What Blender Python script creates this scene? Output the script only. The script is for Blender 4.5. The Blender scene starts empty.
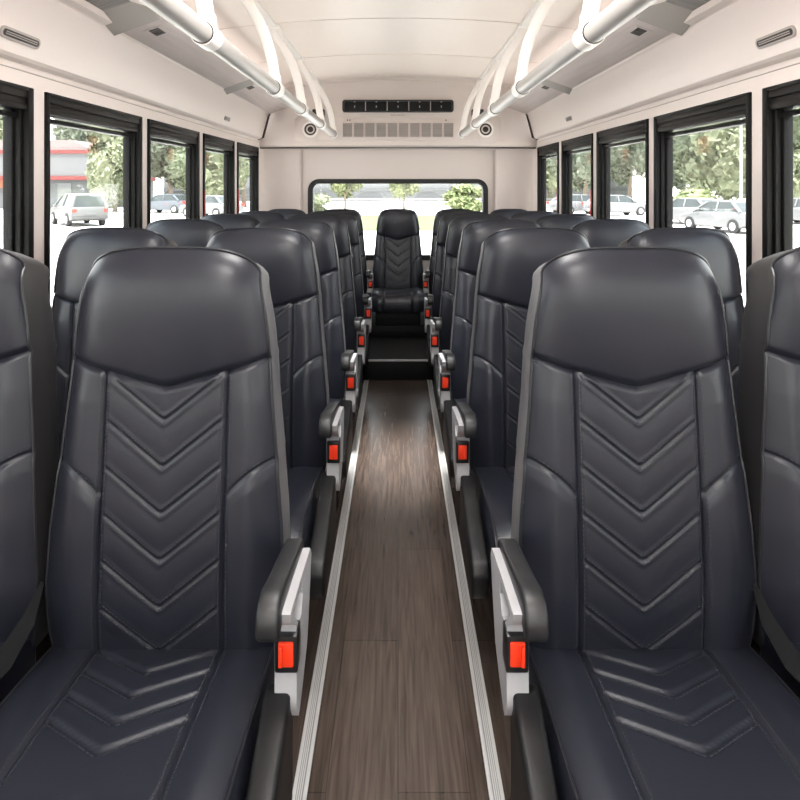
import bpy, bmesh, math, random
import numpy as np
from mathutils import Vector, Matrix

random.seed(7)
S = bpy.context.scene
COL = S.collection
PI = math.pi

# ------------------------------------------------------------------ render look
S.view_settings.view_transform = 'Standard'
S.view_settings.look = 'None'
S.view_settings.gamma = 1.0
S.view_settings.use_curve_mapping = False
S.view_settings.exposure = 1.48
S.cycles.use_denoising = True
S.cycles.max_bounces = 10
S.cycles.diffuse_bounces = 5
S.cycles.glossy_bounces = 4
S.cycles.transparent_max_bounces = 24
S.cycles.sample_clamp_indirect = 6.0
S.cycles.caustics_reflective = False
S.cycles.caustics_refractive = False

# ------------------------------------------------------------------ materials
def mat(name, color, rough=0.5, metal=0.0, spec=0.5, emit=None, estr=0.0):
    m = bpy.data.materials.new(name)
    m.use_nodes = True
    b = m.node_tree.nodes['Principled BSDF']
    b.inputs['Base Color'].default_value = (*color, 1)
    b.inputs['Roughness'].default_value = rough
    b.inputs['Metallic'].default_value = metal
    b.inputs['Specular IOR Level'].default_value = spec
    if emit:
        b.inputs['Emission Color'].default_value = (*emit, 1)
        b.inputs['Emission Strength'].default_value = estr
    return m

def nodes(m):
    return m.node_tree.nodes, m.node_tree.links, m.node_tree.nodes['Principled BSDF']

def bump_noise(m, scale, strength, dist=0.001, kind='noise', detail=3):
    n, l, b = nodes(m)
    tc = n.new('ShaderNodeTexCoord')
    if kind == 'noise':
        t = n.new('ShaderNodeTexNoise'); t.inputs['Scale'].default_value = scale; t.inputs['Detail'].default_value = detail
        out = t.outputs['Fac']
    else:
        t = n.new('ShaderNodeTexVoronoi'); t.inputs['Scale'].default_value = scale
        out = t.outputs['Distance']
    l.new(tc.outputs['Object'], t.inputs['Vector'])
    bp = n.new('ShaderNodeBump'); bp.inputs['Strength'].default_value = strength; bp.inputs['Distance'].default_value = dist
    l.new(out, bp.inputs['Height']); l.new(bp.outputs['Normal'], b.inputs['Normal'])
    return m

def color_noise(m, c1, c2, scale, stretch=(1, 1, 1), detail=4, lo=0.35, hi=0.65):
    n, l, b = nodes(m)
    tc = n.new('ShaderNodeTexCoord'); mp = n.new('ShaderNodeMapping'); mp.inputs['Scale'].default_value = stretch
    t = n.new('ShaderNodeTexNoise'); t.inputs['Scale'].default_value = scale; t.inputs['Detail'].default_value = detail
    r = n.new('ShaderNodeValToRGB')
    r.color_ramp.elements[0].position = lo; r.color_ramp.elements[0].color = (*c1, 1)
    r.color_ramp.elements[1].position = hi; r.color_ramp.elements[1].color = (*c2, 1)
    l.new(tc.outputs['Object'], mp.inputs['Vector']); l.new(mp.outputs['Vector'], t.inputs['Vector'])
    l.new(t.outputs['Fac'], r.inputs['Fac']); l.new(r.outputs['Color'], b.inputs['Base Color'])
    return m

M = {}
M['leather'] = bump_noise(mat('leather', (0.0112, 0.0126, 0.0195), 0.37, spec=0.5), 420, 0.12, 0.0008, 'voronoi')
M['side'] = bump_noise(mat('side_vinyl', (0.115, 0.112, 0.118), 0.34, spec=0.6), 420, 0.10, 0.0008, 'voronoi')  # lighter grey: window light on the seat-back band set in the colour
M['sidedark'] = bump_noise(mat('side_vinyl_dark', (0.022, 0.021, 0.022), 0.42, spec=0.5), 420, 0.10, 0.0008, 'voronoi')  # darker copy of the band: shade on window seats set in the colour
M['piping'] = mat('piping', (0.014, 0.0145, 0.018), 0.35, spec=0.6)
M['stitch'] = mat('stitch_thread', (0.026, 0.027, 0.032), 0.6)
M['plastic'] = bump_noise(mat('black_plastic', (0.012, 0.012, 0.013), 0.42), 500, 0.06, 0.0005)
M['padgrey'] = bump_noise(mat('armrest_rubber', (0.0125, 0.0125, 0.0135), 0.42, spec=0.5), 500, 0.06, 0.0005)
M['shield'] = mat('shield_plastic', (0.0065, 0.0065, 0.007), 0.45, spec=0.4)
M['armgrey'] = mat('light_grey_plastic', (0.40, 0.397, 0.41), 0.4)
M['buckle'] = mat('buckle_black', (0.008, 0.008, 0.009), 0.3)
M['red'] = mat('buckle_red', (0.85, 0.045, 0.012), 0.35)
M['belt'] = bump_noise(mat('belt_webbing', (0.006, 0.006, 0.0065), 0.8, spec=0.2), 900, 0.3, 0.0006)
M['chrome'] = mat('chrome', (0.75, 0.75, 0.77), 0.2, 1.0)
M['steel'] = mat('dark_steel', (0.03, 0.03, 0.032), 0.45, 0.3)
M['wall'] = bump_noise(mat('wall_panel', (0.72, 0.64, 0.605), 0.42), 60, 0.02, 0.001)
M['ceil'] = mat('ceiling_panel', (0.88, 0.785, 0.72), 0.38)
M['seam'] = mat('seam_dark', (0.03, 0.025, 0.022), 0.7)
M['duct'] = color_noise(mat('duct_panel', (0.5, 0.47, 0.46), 0.4), (0.43, 0.375, 0.365), (0.49, 0.43, 0.415), 6, (6, 0.4, 6))
M['brushed'] = color_noise(mat('brushed_panel', (0.2, 0.18, 0.17), 0.35, 0.3), (0.11, 0.10, 0.093), (0.21, 0.19, 0.175), 14, (0.3, 4, 0.3))
M['divider'] = mat('divider_panel', (0.33, 0.305, 0.285), 0.4)
M['rail'] = mat('rail_metal', (0.44, 0.415, 0.395), 0.36, 0.3)
M['bracket'] = mat('bracket_white', (0.86, 0.82, 0.79), 0.35)
M['frame'] = mat('window_frame_black', (0.0032, 0.003, 0.0028), 0.5, spec=0.18)
M['blind'] = mat('window_header_brown', (0.0075, 0.006, 0.0052), 0.5, spec=0.18)
M['gasket'] = mat('gasket_black', (0.01, 0.01, 0.01), 0.6)
M['vent'] = mat('vent_grey', (0.36, 0.32, 0.30), 0.45)
M['ventdark'] = mat('vent_dark', (0.03, 0.026, 0.024), 0.6)
M['ac'] = mat('ac_housing', (0.64, 0.565, 0.53), 0.42)
M['grille'] = mat('grille_grey', (0.42, 0.385, 0.36), 0.5)
M['black'] = mat('matte_black', (0.004, 0.004, 0.0045), 0.6, spec=0.25)
M['stepblack'] = bump_noise(mat('step_rubber', (0.004, 0.004, 0.004), 0.6, spec=0.2), 300, 0.15, 0.001)
M['alu'] = mat('aluminium_trim', (0.66, 0.65, 0.64), 0.36, 0.25)
M['alud'] = mat('aluminium_groove', (0.30, 0.29, 0.29), 0.45, 0.3)
M['sticker'] = mat('sticker_orange', (0.80, 0.36, 0.25), 0.6)
M['stickerw'] = mat('sticker_white', (0.85, 0.78, 0.74), 0.6)
M['handle'] = mat('handle_red', (0.55, 0.03, 0.02), 0.4)
M['lamp'] = mat('lamp_diffuser', (0.9, 0.9, 0.9), 0.5, emit=(1.0, 0.96, 0.93), estr=8.6)  # glow of the added ceiling fill lamps
M['led'] = mat('led_strip_light', (0.9, 0.9, 0.9), 0.5, emit=(1.0, 0.95, 0.91), estr=1.3)  # glow of the added strips behind the duct lips

# glass: thin pane, mostly clear with a faint reflection
def glass_mat(name, tint, gl):
    m = bpy.data.materials.new(name); m.use_nodes = True
    n, l = m.node_tree.nodes, m.node_tree.links
    n.remove(n['Principled BSDF'])
    tr = n.new('ShaderNodeBsdfTransparent'); tr.inputs['Color'].default_value = (*tint, 1)
    g = n.new('ShaderNodeBsdfGlossy'); g.inputs['Roughness'].default_value = 0.02
    mx = n.new('ShaderNodeMixShader'); mx.inputs[0].default_value = gl
    l.new(tr.outputs[0], mx.inputs[1]); l.new(g.outputs[0], mx.inputs[2])
    l.new(mx.outputs[0], n['Material Output'].inputs['Surface'])
    return m
M['rearglass'] = glass_mat('rear_window_glass', (0.97, 0.98, 0.97), 0.02)
M['stickerglass'] = glass_mat('sticker_film', (0.99, 0.92, 0.89), 0.05)
M['glass'] = glass_mat('window_glass', (0.97, 0.98, 0.97), 0.06)

# dark wood-look vinyl floor
def floor_mat():
    m = mat('wood_vinyl', (0.1, 0.08, 0.07), 0.25, spec=0.5)
    n, l, b = nodes(m)
    tc = n.new('ShaderNodeTexCoord')
    mp = n.new('ShaderNodeMapping'); mp.inputs['Rotation'].default_value = (0, 0, PI / 2)
    br = n.new('ShaderNodeTexBrick')
    br.inputs['Scale'].default_value = 1.0
    br.inputs['Brick Width'].default_value = 0.92; br.inputs['Row Height'].default_value = 0.152
    br.inputs['Mortar Size'].default_value = 0.0012
    br.inputs['Color1'].default_value = (0.078, 0.059, 0.050, 1)
    br.inputs['Color2'].default_value = (0.064, 0.049, 0.042, 1)
    br.inputs['Mortar'].default_value = (0.036, 0.028, 0.024, 1)
    l.new(tc.outputs['Object'], mp.inputs['Vector']); l.new(mp.outputs['Vector'], br.inputs['Vector'])
    mp2 = n.new('ShaderNodeMapping'); mp2.inputs['Scale'].default_value = (60, 3.0, 1)
    gr = n.new('ShaderNodeTexNoise'); gr.inputs['Scale'].default_value = 1.6; gr.inputs['Detail'].default_value = 7; gr.inputs['Distortion'].default_value = 0.6
    l.new(tc.outputs['Object'], mp2.inputs['Vector']); l.new(mp2.outputs['Vector'], gr.inputs['Vector'])
    rp = n.new('ShaderNodeValToRGB')
    rp.color_ramp.elements[0].position = 0.3; rp.color_ramp.elements[0].color = (0.55, 0.52, 0.50, 1)
    rp.color_ramp.elements[1].position = 0.72; rp.color_ramp.elements[1].color = (1.35, 1.3, 1.25, 1)
    l.new(gr.outputs['Fac'], rp.inputs['Fac'])
    mx = n.new('ShaderNodeMix'); mx.data_type = 'RGBA'; mx.blend_type = 'MULTIPLY'; mx.inputs['Factor'].default_value = 1.0
    l.new(br.outputs['Color'], mx.inputs['A']); l.new(rp.outputs['Color'], mx.inputs['B'])
    l.new(mx.outputs['Result'], b.inputs['Base Color'])
    bp = n.new('ShaderNodeBump'); bp.inputs['Strength'].default_value = 0.06; bp.inputs['Distance'].default_value = 0.001
    l.new(gr.outputs['Fac'], bp.inputs['Height']); l.new(bp.outputs['Normal'], b.inputs['Normal'])
    return m
M['floor'] = floor_mat()

# outdoors
M['asphalt'] = color_noise(mat('pale_pavement', (0.5, 0.5, 0.48), 0.9), (0.56, 0.54, 0.51), (0.64, 0.62, 0.59), 0.4)
M['grass'] = color_noise(mat('lawn', (0.2, 0.3, 0.1), 0.9), (0.055, 0.075, 0.022), (0.085, 0.10, 0.038), 1.5)
M['leafA'] = color_noise(mat('leaf_green', (0.1, 0.14, 0.06), 0.7), (0.085, 0.105, 0.06), (0.175, 0.19, 0.115), 0.8)
M['leafB'] = color_noise(mat('leaf_dark', (0.08, 0.12, 0.06), 0.7), (0.070, 0.088, 0.06), (0.145, 0.16, 0.11), 0.8)
M['leafC'] = color_noise(mat('leaf_fresh', (0.2, 0.3, 0.08), 0.7), (0.085, 0.11, 0.035), (0.15, 0.165, 0.075), 1.2)
M['bark'] = color_noise(mat('bark', (0.2, 0.15, 0.11), 0.9), (0.16, 0.12, 0.09), (0.27, 0.22, 0.17), 4, (1, 1, 0.2))
M['bldgwhite'] = mat('building_white', (0.105, 0.107, 0.11), 0.7)
M['bldggrey'] = mat('building_grey', (0.066, 0.069, 0.072), 0.7)
M['bldgpink'] = mat('building_roof_pink', (0.15, 0.118, 0.115), 0.7)
M['bldgred'] = mat('building_red', (0.13, 0.018, 0.016), 0.6)
M['bldgorange'] = mat('building_orange', (0.17, 0.06, 0.025), 0.6)
M['carwhite'] = mat('car_paint_white', (0.15, 0.15, 0.153), 0.25)
M['carsilver'] = mat('car_paint_silver', (0.095, 0.095, 0.092), 0.3, 0.1)
M['cargrey'] = mat('car_paint_bluegrey', (0.08, 0.09, 0.105), 0.3, 0.2)
M['carglass'] = mat('car_glass', (0.03, 0.035, 0.035), 0.1)
M['tyre'] = mat('tyre', (0.02, 0.02, 0.02), 0.8)
M['rim'] = mat('rim', (0.5, 0.5, 0.5), 0.35, 0.7)
M['taillight'] = mat('taillight_red', (0.6, 0.03, 0.02), 0.3)
M['bumper'] = mat('bumper_dark', (0.05, 0.05, 0.05), 0.6)
M['pole'] = mat('pole_pale', (0.2, 0.2, 0.2), 0.5)

# ------------------------------------------------------------------ mesh builder
class MB:
    def __init__(self):
        self.v, self.f, self.mi = [], [], []
    def add(self, vs, fs, mi=0):
        o = len(self.v)
        self.v += [tuple(p) for p in vs]
        self.f += [tuple(i + o for i in f) for f in fs]
        self.mi += [mi] * len(fs)
        return self
    def box(self, x0, x1, y0, y1, z0, z1, bev=0.0, mi=0, seg=2):
        if bev <= 0:
            vs = [(x, y, z) for z in (z0, z1) for y in (y0, y1) for x in (x0, x1)]
            return self.add(vs, [(0, 2, 3, 1), (4, 5, 7, 6), (0, 1, 5, 4), (2, 6, 7, 3), (0, 4, 6, 2), (1, 3, 7, 5)], mi)
        bm = bmesh.new()
        bmesh.ops.create_cube(bm, size=1)
        for v in bm.verts:
            v.co = ((x0 + x1) / 2 + v.co.x * (x1 - x0), (y0 + y1) / 2 + v.co.y * (y1 - y0), (z0 + z1) / 2 + v.co.z * (z1 - z0))
        bmesh.ops.bevel(bm, geom=list(bm.edges), offset=min(bev, 0.48 * min(abs(x1 - x0), abs(y1 - y0), abs(z1 - z0))), segments=seg, affect='EDGES', profile=0.5)
        return self.bm(bm, mi)
    def bm(self, bm, mi=0):
        bm.verts.index_update()
        self.add([v.co.copy() for v in bm.verts], [[v.index for v in f.verts] for f in bm.faces], mi)
        bm.free(); return self
    def prism(self, poly, a0, a1, axis='x', bev=0.0, mi=0, seg=2):
        """poly: list of 2D points; extruded along axis. x->(y,z)  y->(x,z)  z->(x,y)"""
        def P(p, a):
            return {'x': (a, p[0], p[1]), 'y': (p[0], a, p[1]), 'z': (p[0], p[1], a)}[axis]
        bm = bmesh.new()
        A = [bm.verts.new(P(p, a0)) for p in poly]; B = [bm.verts.new(P(p, a1)) for p in poly]
        n = len(poly)
        bm.faces.new(A); bm.faces.new(B[::-1])
        for i in range(n):
            bm.faces.new((A[i], B[i], B[(i + 1) % n], A[(i + 1) % n]))
        bmesh.ops.recalc_face_normals(bm, faces=list(bm.faces))
        if bev > 0:
            ed = [e for e in bm.edges if len(e.link_faces) == 2 and e.calc_face_angle(0) > 0.6]
            bmesh.ops.bevel(bm, geom=ed, offset=bev, segments=seg, affect='EDGES', profile=0.5, clamp_overlap=True)
        return self.bm(bm, mi)
    def tube(self, pts, r, n=10, mi=0, closed=False, cap=True, flat=1.0):
        pts = [Vector(p) for p in pts]
        rs = r if isinstance(r, (list, tuple)) else [r] * len(pts)
        N = len(pts); vs, fs = [], []
        prev = None
        for i, p in enumerate(pts):
            if closed:
                t = (pts[(i + 1) % N] - pts[i - 1])
            else:
                t = (pts[min(i + 1, N - 1)] - pts[max(i - 1, 0)])
            t.normalize()
            if prev is None:
                ref = Vector((0, 0, 1)) if abs(t.z) < 0.9 else Vector((0, 1, 0))
                a = t.cross(ref).normalized()
            else:
                a = (prev - t * prev.dot(t)).normalized()
            prev = a
            b = t.cross(a)
            for k in range(n):
                th = 2 * PI * k / n
                vs.append(p + (a * math.cos(th) + b * math.sin(th) * flat) * rs[i])
        rng = N if closed else N - 1
        for i in range(rng):
            j = (i + 1) % N
            for k in range(n):
                k2 = (k + 1) % n
                fs.append((i * n + k, i * n + k2, j * n + k2, j * n + k))
        if cap and not closed:
            fs.append(tuple(range(n - 1, -1, -1))); fs.append(tuple((N - 1) * n + k for k in range(n)))
        return self.add(vs, fs, mi)
    def cyl(self, c, r, h, axis='z', n=24, mi=0, r2=None):
        d = {'x': Vector((1, 0, 0)), 'y': Vector((0, 1, 0)), 'z': Vector((0, 0, 1))}[axis]
        c = Vector(c)
        return self.tube([c - d * h / 2, c + d * h / 2], [r, r if r2 is None else r2], n, mi)
    def grid(self, P, mi=0, flip=False):
        """P: array rows x cols x 3"""
        R, C = len(P), len(P[0])
        vs = [tuple(P[i][j]) for i in range(R) for j in range(C)]
        fs = []
        for i in range(R - 1):
            for j in range(C - 1):
                q = (i * C + j, i * C + j + 1, (i + 1) * C + j + 1, (i + 1) * C + j)
                fs.append(q[::-1] if flip else q)
        return self.add(vs, fs, mi)
    def build(self, name, mats, parent=None, smooth=True, angle=40):
        me = bpy.data.meshes.new(name)
        me.from_pydata(self.v, [], self.f)
        if not isinstance(mats, (list, tuple)): mats = [mats]
        for m in mats: me.materials.append(M[m])
        me.polygons.foreach_set('material_index', self.mi)
        me.polygons.foreach_set('use_smooth', [smooth] * len(self.f))
        me.update()
        if smooth:
            try: me.set_sharp_from_angle(angle=math.radians(angle))
            except Exception: pass
        o = bpy.data.objects.new(name, me); COL.objects.link(o)
        if parent: o.parent = parent
        return o

def thing(name, label, cat, loc=(0, 0, 0), rz=0, group=None):
    o = bpy.data.objects.new(name, None); COL.objects.link(o)
    o.empty_display_size = 0.1
    o.location = loc; o.rotation_euler = (0, 0, rz)
    return tag(o, label, cat, group)
def tag(o, label, cat, group=None):
    o['label'] = label; o['category'] = cat
    if group: o['group'] = group
    return o
def struct(o, label=None):
    o['kind'] = 'structure'
    if label: o['label'] = label; o['category'] = 'structure'
    return o
def copy_tree(o, parent=None):
    c = o.copy(); COL.objects.link(c)
    if parent: c.parent = parent
    for ch in list(o.children): copy_tree(ch, c)
    return c

# ------------------------------------------------------------------ camera
CAM_Z = 1.28
F = 656.0
YH = 184.0
cd = bpy.data.cameras.new('camera'); cam = bpy.data.objects.new('camera', cd); COL.objects.link(cam)
cam.location = (0, 0, CAM_Z); cam.rotation_euler = (PI / 2, 0, 0)
cd.sensor_width = 36; cd.lens = F * 36 / 800; cd.shift_y = -(400 - YH) / 800; cd.shift_x = 2.0 / 800
cd.clip_start = 0.02; cd.clip_end = 500
S.camera = cam

# ------------------------------------------------------------------ world
w = bpy.data.worlds.new('sky'); S.world = w; w.use_nodes = True
wn, wl = w.node_tree.nodes, w.node_tree.links
bg = wn['Background']
tc = wn.new('ShaderNodeTexCoord'); sx = wn.new('ShaderNodeSeparateXYZ')
wl.new(tc.outputs['Generated'], sx.inputs[0])
rp = wn.new('ShaderNodeValToRGB')
rp.color_ramp.elements[0].position = 0.0; rp.color_ramp.elements[0].color = (1.0, 0.98, 0.95, 1)
rp.color_ramp.elements[1].position = 0.6; rp.color_ramp.elements[1].color = (0.82, 0.92, 1.0, 1)
wl.new(sx.outputs['Z'], rp.inputs['Fac']); wl.new(rp.outputs['Color'], bg.inputs['Color'])
bg.inputs['Strength'].default_value = 1.9

sl = bpy.data.lights.new('sun', 'SUN'); sl.energy = 8.4; sl.angle = math.radians(13); sl.color = (1.0, 0.97, 0.95)
so = bpy.data.objects.new('sun', sl); COL.objects.link(so); so.location = (0, 60, 60)
so.rotation_euler = (math.radians(15), 0, 0)     # high hazy sun from the front of the bus

# ================================================================== BUS SHELL
HALF = 1.163
Y0, Y1 = -2.6, 5.92
WZ0, WZ1 = 0.82, 1.583
WINS = [(-1.46, -0.60), (-0.51, 0.30), (0.37, 1.12), (1.21, 2.08), (2.156, 2.963), (3.04, 3.818), (3.906, 4.637), (4.738, 5.44)]

fl = MB(); fl.box(-1.25, 1.25, Y0, Y1, -0.06, 0.0)
struct(fl.build('floor', 'floor', smooth=False), 'dark wood-look vinyl aisle floor')

# aisle trim strips: ribbed aluminium
def aisle_trim(s, n):
    b = MB(); x0, x1 = 0.190, 0.2215
    b.box(*sorted((s * x0, s * x1)), Y0 + .1, 4.27, 0.0, 0.0035, mi=1)
    b.box(*sorted((s * x0, s * (x0 + .0085))), Y0 + .1, 4.27, 0.0, 0.006, 0.001)
    b.box(*sorted((s * (x1 - .007), s * x1)), Y0 + .1, 4.27, 0.0, 0.006, 0.001)
    for k in range(4):
        c = x0 + .0112 + k * .0042
        b.box(*sorted((s * c, s * (c + .0024))), Y0 + .1, 4.27, 0.0, 0.0055)
    struct(b.build('trim_%d' % n, ['alu', 'alud']), 'ribbed aluminium strip along the %s edge of the aisle' % ('left' if s < 0 else 'right'))
aisle_trim(-1, 1); aisle_trim(1, 2)

# rear platform (step)
st = MB(); st.box(-1.17, 1.17, 4.28, Y1, 0.0, 0.13, 0.004)
step = struct(st.build('floor_step', 'stepblack'), 'black raised step below the rear seat row')
nz = MB(); nz.box(-1.16, 1.16, 4.272, 4.292, 0.122, 0.134, 0.003)
nz.build('nosing', 'alud', step)

# side walls
def side_wall(s):
    side = 'left' if s < 0 else 'right'
    b = MB()
    def bx(x0, x1, y0, y1, z0, z1, bev=0, mi=0): b.box(*sorted((s * x0, s * x1)), y0, y1, z0, z1, bev, mi)
    bx(HALF, 1.215, Y0, Y1, 0, WZ0)
    edges = [Y0] + [e for wv in WINS for e in wv] + [Y1]
    for i in range(0, len(edges), 2):
        bx(HALF, 1.215, edges[i], edges[i + 1], WZ0, WZ1)
    bx(HALF, 1.215, Y0, Y1, WZ1, 1.628)
    bx(HALF + .004, 1.215, Y0, Y1, 1.628, 1.632, mi=1)
    bx(HALF, 1.215, Y0, Y1, 1.632, 1.70)
    struct(b.build('wall_' + side, ['wall', 'vent'], smooth=False), 'pale side wall on the %s with a row of windows' % side)
    # slanted cove panel above the windows
    c = MB()
    prof = [(1.20, 1.646), (1.172, 1.648), (1.140, 1.655), (1.129, 1.664), (1.1235, 1.680), (1.079, 1.842), (1.0745, 1.850), (1.0735, 1.858), (1.066, 1.866),
            (1.060, 1.872), (1.20, 1.90)]
    c.prism([(s * x, z) for x, z in prof], Y0, 5.44, 'y')
    struct(c.build('wall_upper_' + side, 'wall', angle=25), 'slanted pale cove panel above the %s windows' % side)
    # duct underside
    d = MB()
    d.prism([(s * x, z) for x, z in [(1.066, 1.866), (0.912, 1.922), (0.905, 1.930), (0.905, 1.955), (1.066, 1.955)]], 2.40, 5.5, 'y', mi=0)
    d.prism([(s * x, z) for x, z in [(1.06, 1.888), (0.90, 1.945), (0.90, 1.97), (1.06, 1.97)]], Y0, 2.40, 'y', mi=1)
    d.prism([(s * x, z) for x, z in [(0.905, 1.925), (0.893, 1.929), (0.868, 1.985), (0.872, 1.991), (0.878, 1.988), (0.898, 1.955), (1.055, 1.950), (1.055, 1.935)]], Y0, 5.5, 'y', mi=2)
    d.prism([(s * x, z) for x, z in [(1.066, 1.862), (1.045, 1.870), (1.045, 1.90), (1.075, 1.90)]], Y0, 2.40, 'y', mi=2)
    d.prism([(s * x, z) for x, z in [(1.05, 1.93), (1.058, 1.93), (1.058, 2.11), (1.05, 2.11)]], Y0, 5.5, 'y', mi=2)
    dt = struct(d.build('trim_%d' % (3 if s < 0 else 4), ['duct', 'brushed', 'wall'], angle=25), 'grey overhead duct panel along the %s ceiling edge' % side)
    for yc in (-0.85, 0.78, 2.42, 4.05):
        e = MB()
        sl = (1.922 - 1.866) / (0.912 - 1.066)
        dp = [(-.095, .020), (.055, -.024), (.060, -.024), (.064, -.012), (.064, .03), (-.075, .034)]
        vs = [(s * x, yc + py, 1.866 + (x - 1.066) * sl + pz) for x in (1.072, .900) for py, pz in dp]
        nn = len(dp)
        e.add(vs, [tuple(range(nn)), tuple(range(2 * nn - 1, nn - 1, -1))] + [(i, nn + i, nn + (i + 1) % nn, (i + 1) % nn) for i in range(nn)])
        e.build('divider', 'divider', dt)
        if yc > 2:
            g = MB()
            cx, cz = (0.975, 1.8987) if yc < 4 else (0.955, 1.906)
            ny = yc + 0.24 if yc < 4 else yc + .2
            sl = (1.922 - 1.866) / (0.912 - 1.066)
            for (dx0, dx1, dy0, dy1, off, mi) in [(-.035, .035, -.06, .06, .002, 0), (-.018, .018, -.045, -.022, .004, 1), (-.018, .018, -.016, .012, .004, 1), (-.018, .018, .018, .042, .004, 1)]:
                vs = []
                for dz in (-off, .004):
                    for yy in (ny + dy0, ny + dy1):
                        for xx in (cx + dx0, cx + dx1):
                            vs.append((s * xx, yy, 1.866 + (xx - 1.066) * sl + dz))
                g.add(vs, [(0, 2, 3, 1), (4, 5, 7, 6), (0, 1, 5, 4), (2, 6, 7, 3), (0, 4, 6, 2), (1, 3, 7, 5)], mi)
            g.build('switch_plate', ['duct', 'ventdark'], dt, smooth=False)
    return dt
side_wall(-1); side_wall(1)
for s in (-1, 1):
    b = MB(); b.box(*sorted((s * .965, s * .995)), Y0 + .1, 5.4, 1.952, 1.960, .002)  # unseen strip added to brighten the ceiling
    tag(b.build('light_strip', 'led'), 'long light strip hidden behind the lip of the %s overhead duct' % ('left' if s < 0 else 'right'), 'lamp')
    b = MB(); b.prism([(s * x, z) for x, z in [(1.17, 1.640), (1.112, 1.664), (1.064, 1.846), (1.058, 1.862), (1.09, 1.862), (1.14, 1.68), (1.18, 1.66)]], 5.440, 5.452, 'y')
    struct(b.build('trim_%d' % (9 if s < 0 else 10), 'seam', smooth=False), 'dark joint at the rear end of the %s cove panel' % ('left' if s < 0 else 'right'))

# windows
def window(n, s, y0, y1, idx):
    b = MB()
    def bx(x0, x1, ya, yb, z0, z1, bev=0.003, mi=0): b.box(*sorted((s * x0, s * x1)), ya, yb, z0, z1, bev, mi)
    X0, X1 = HALF - .010, 1.218
    bx(X0, X1, y0, y0 + .022, WZ0, WZ1); bx(X0, X1, y1 - .030, y1, WZ0, WZ1)
    bx(X0, X1, y0, y1, WZ0, WZ0 + .03); bx(X0, X1, y0, y1, WZ1 - .012, WZ1)
    # stepped sash profile on the far jamb
    bx(X0 + .018, X1, y1 - .046, y1 - .028, WZ0, WZ1)
    bx(X0 + .036, X1, y1 - .060, y1 - .044, WZ0, WZ1)
    bx(X0 + .036, X1, y0 + .02, y0 + .04, WZ0, WZ1)
    # top sash bar
    bx(X0 + .028, X1 - .006, y0 + .02, y1 - .03, 1.486, 1.502)
    o = struct(b.build('window_%d' % n, 'frame'), '%s window with black frame, %s' % ('left' if s < 0 else 'right', idx))
    h = MB()
    hx = lambda x0, x1, z0, z1: h.box(*sorted((s * x0, s * x1)), y0 + .018, y1 - .028, z0, z1, 0.003)
    hx(X0 + .004, X1 - .006, 1.548, WZ1 - .008); hx(X0 + .010, X1 - .006, 1.530, 1.548); hx(X0 + .006, X1 - .006, 1.511, 1.531)
    h.build('header', 'blind', o)
    g = MB(); g.box(*sorted((s * 1.202, s * 1.206)), y0 + .01, y1 - .01, WZ0 + .01, WZ1 - .01)
    g.build('pane', 'glass', o, smooth=False)
    return o
wn_i = 1
for s in (-1, 1):
    for k, (a, b_) in enumerate(WINS):
        idx = ['behind the camera', 'beside the camera', 'before the front seats', 'beside the front seats', 'beside the second row', 'beside the third row', 'beside the fourth row', 'nearest the rear wall'][k]
        o = window(wn_i, s, a, b_, idx); wn_i += 1
        if k >= 6:   # red emergency handle near the front jamb
            h = MB(); h.box(*sorted((s * 1.150, s * 1.166)), a + .004, a + .022, 1.06, 1.245, 0.005)
            h.build('emergency_handle', 'handle', o)
        if k in (4, 5, 6, 7):
            q = MB()
            yc = {4: a + .42, 5: a + .42, 6: a + .22, 7: a + .18}[k]
            hw = .045; zc = 1.435
            q.box(*sorted((s * 1.1985, s * 1.2015)), yc - hw, yc + hw, zc - .035, zc + .035, 0, 0)
            q.box(*sorted((s * 1.1975, s * 1.1984)), yc - hw + .008, yc + hw - .008, zc + .006, zc + .028, 0, 1)
            q.box(*sorted((s * 1.1975, s * 1.1984)), yc - hw + .008, yc + hw - .02, zc - .008, zc - .002, 0, 1)
            q.box(*sorted((s * 1.1975, s * 1.1984)), yc - hw + .008, yc + hw - .012, zc - .022, zc - .016, 0, 1)
            q.build('sticker', ['stickerglass', 'stickerglass'], o, smooth=False)

# ceiling: arched panels with dark joints
def cz(x): return 2.14 - 0.058 * (x / 0.92) ** 2
ce = MB()
jo = [Y0, -1.4, -0.45, 0.5, 1.45, 2.16, 2.80, 3.40, 4.34, 5.30, Y1]
xs = np.linspace(-1.2, 1.2, 33)
HXh = 0.225
for a, b_ in zip(jo[:-1], jo[1:]):
    g = .0075
    hole = abs(a - 2.16) < .01
    for cols in ([xs[xs < -HXh + .01], xs[xs > HXh - .01]] if hole else [xs]):
        rows = [(a + g, .006), (a + g, 0), (b_ - g, 0), (b_ - g, .006)]
        ce.grid([[(x, y, cz(x) + dz) for x in cols] for y, dz in rows], 0, flip=True)
        ce.grid([[(x, y, cz(x) + .006) for x in cols] for y in (a, b_)], 1, flip=True)
        ce.grid([[(x, y, cz(x) + .06) for x in cols] for y in (a, b_)], 0)
for y in (Y0, Y1):
    ce.grid([[(x, y, cz(x) + dz) for x in xs] for dz in (0.0, .06)], 0)
struct(ce.build('ceiling', ['ceil', 'seam'], angle=30), 'arched cream ceiling panels')
hatch = thing('roof_hatch', 'clear roof hatch in the ceiling over the aisle', 'hatch', (0, 2.48, 2.14))  # hatch added out of view to throw a sun patch on the floor
b = MB()
for q in (-1, 1):
    b.box(*sorted((q * .205, q * .245)), -.345, .345, -.012, .085, .004)
    b.box(-.245, .245, *sorted((q * .305, q * .345)), -.012, .085, .004)
b.build('hatch_frame', 'bracket', hatch)
b = MB(); b.box(-.24, .24, -.34, .34, .088, .093); b.build('pane', 'glass', hatch, smooth=False)
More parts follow.
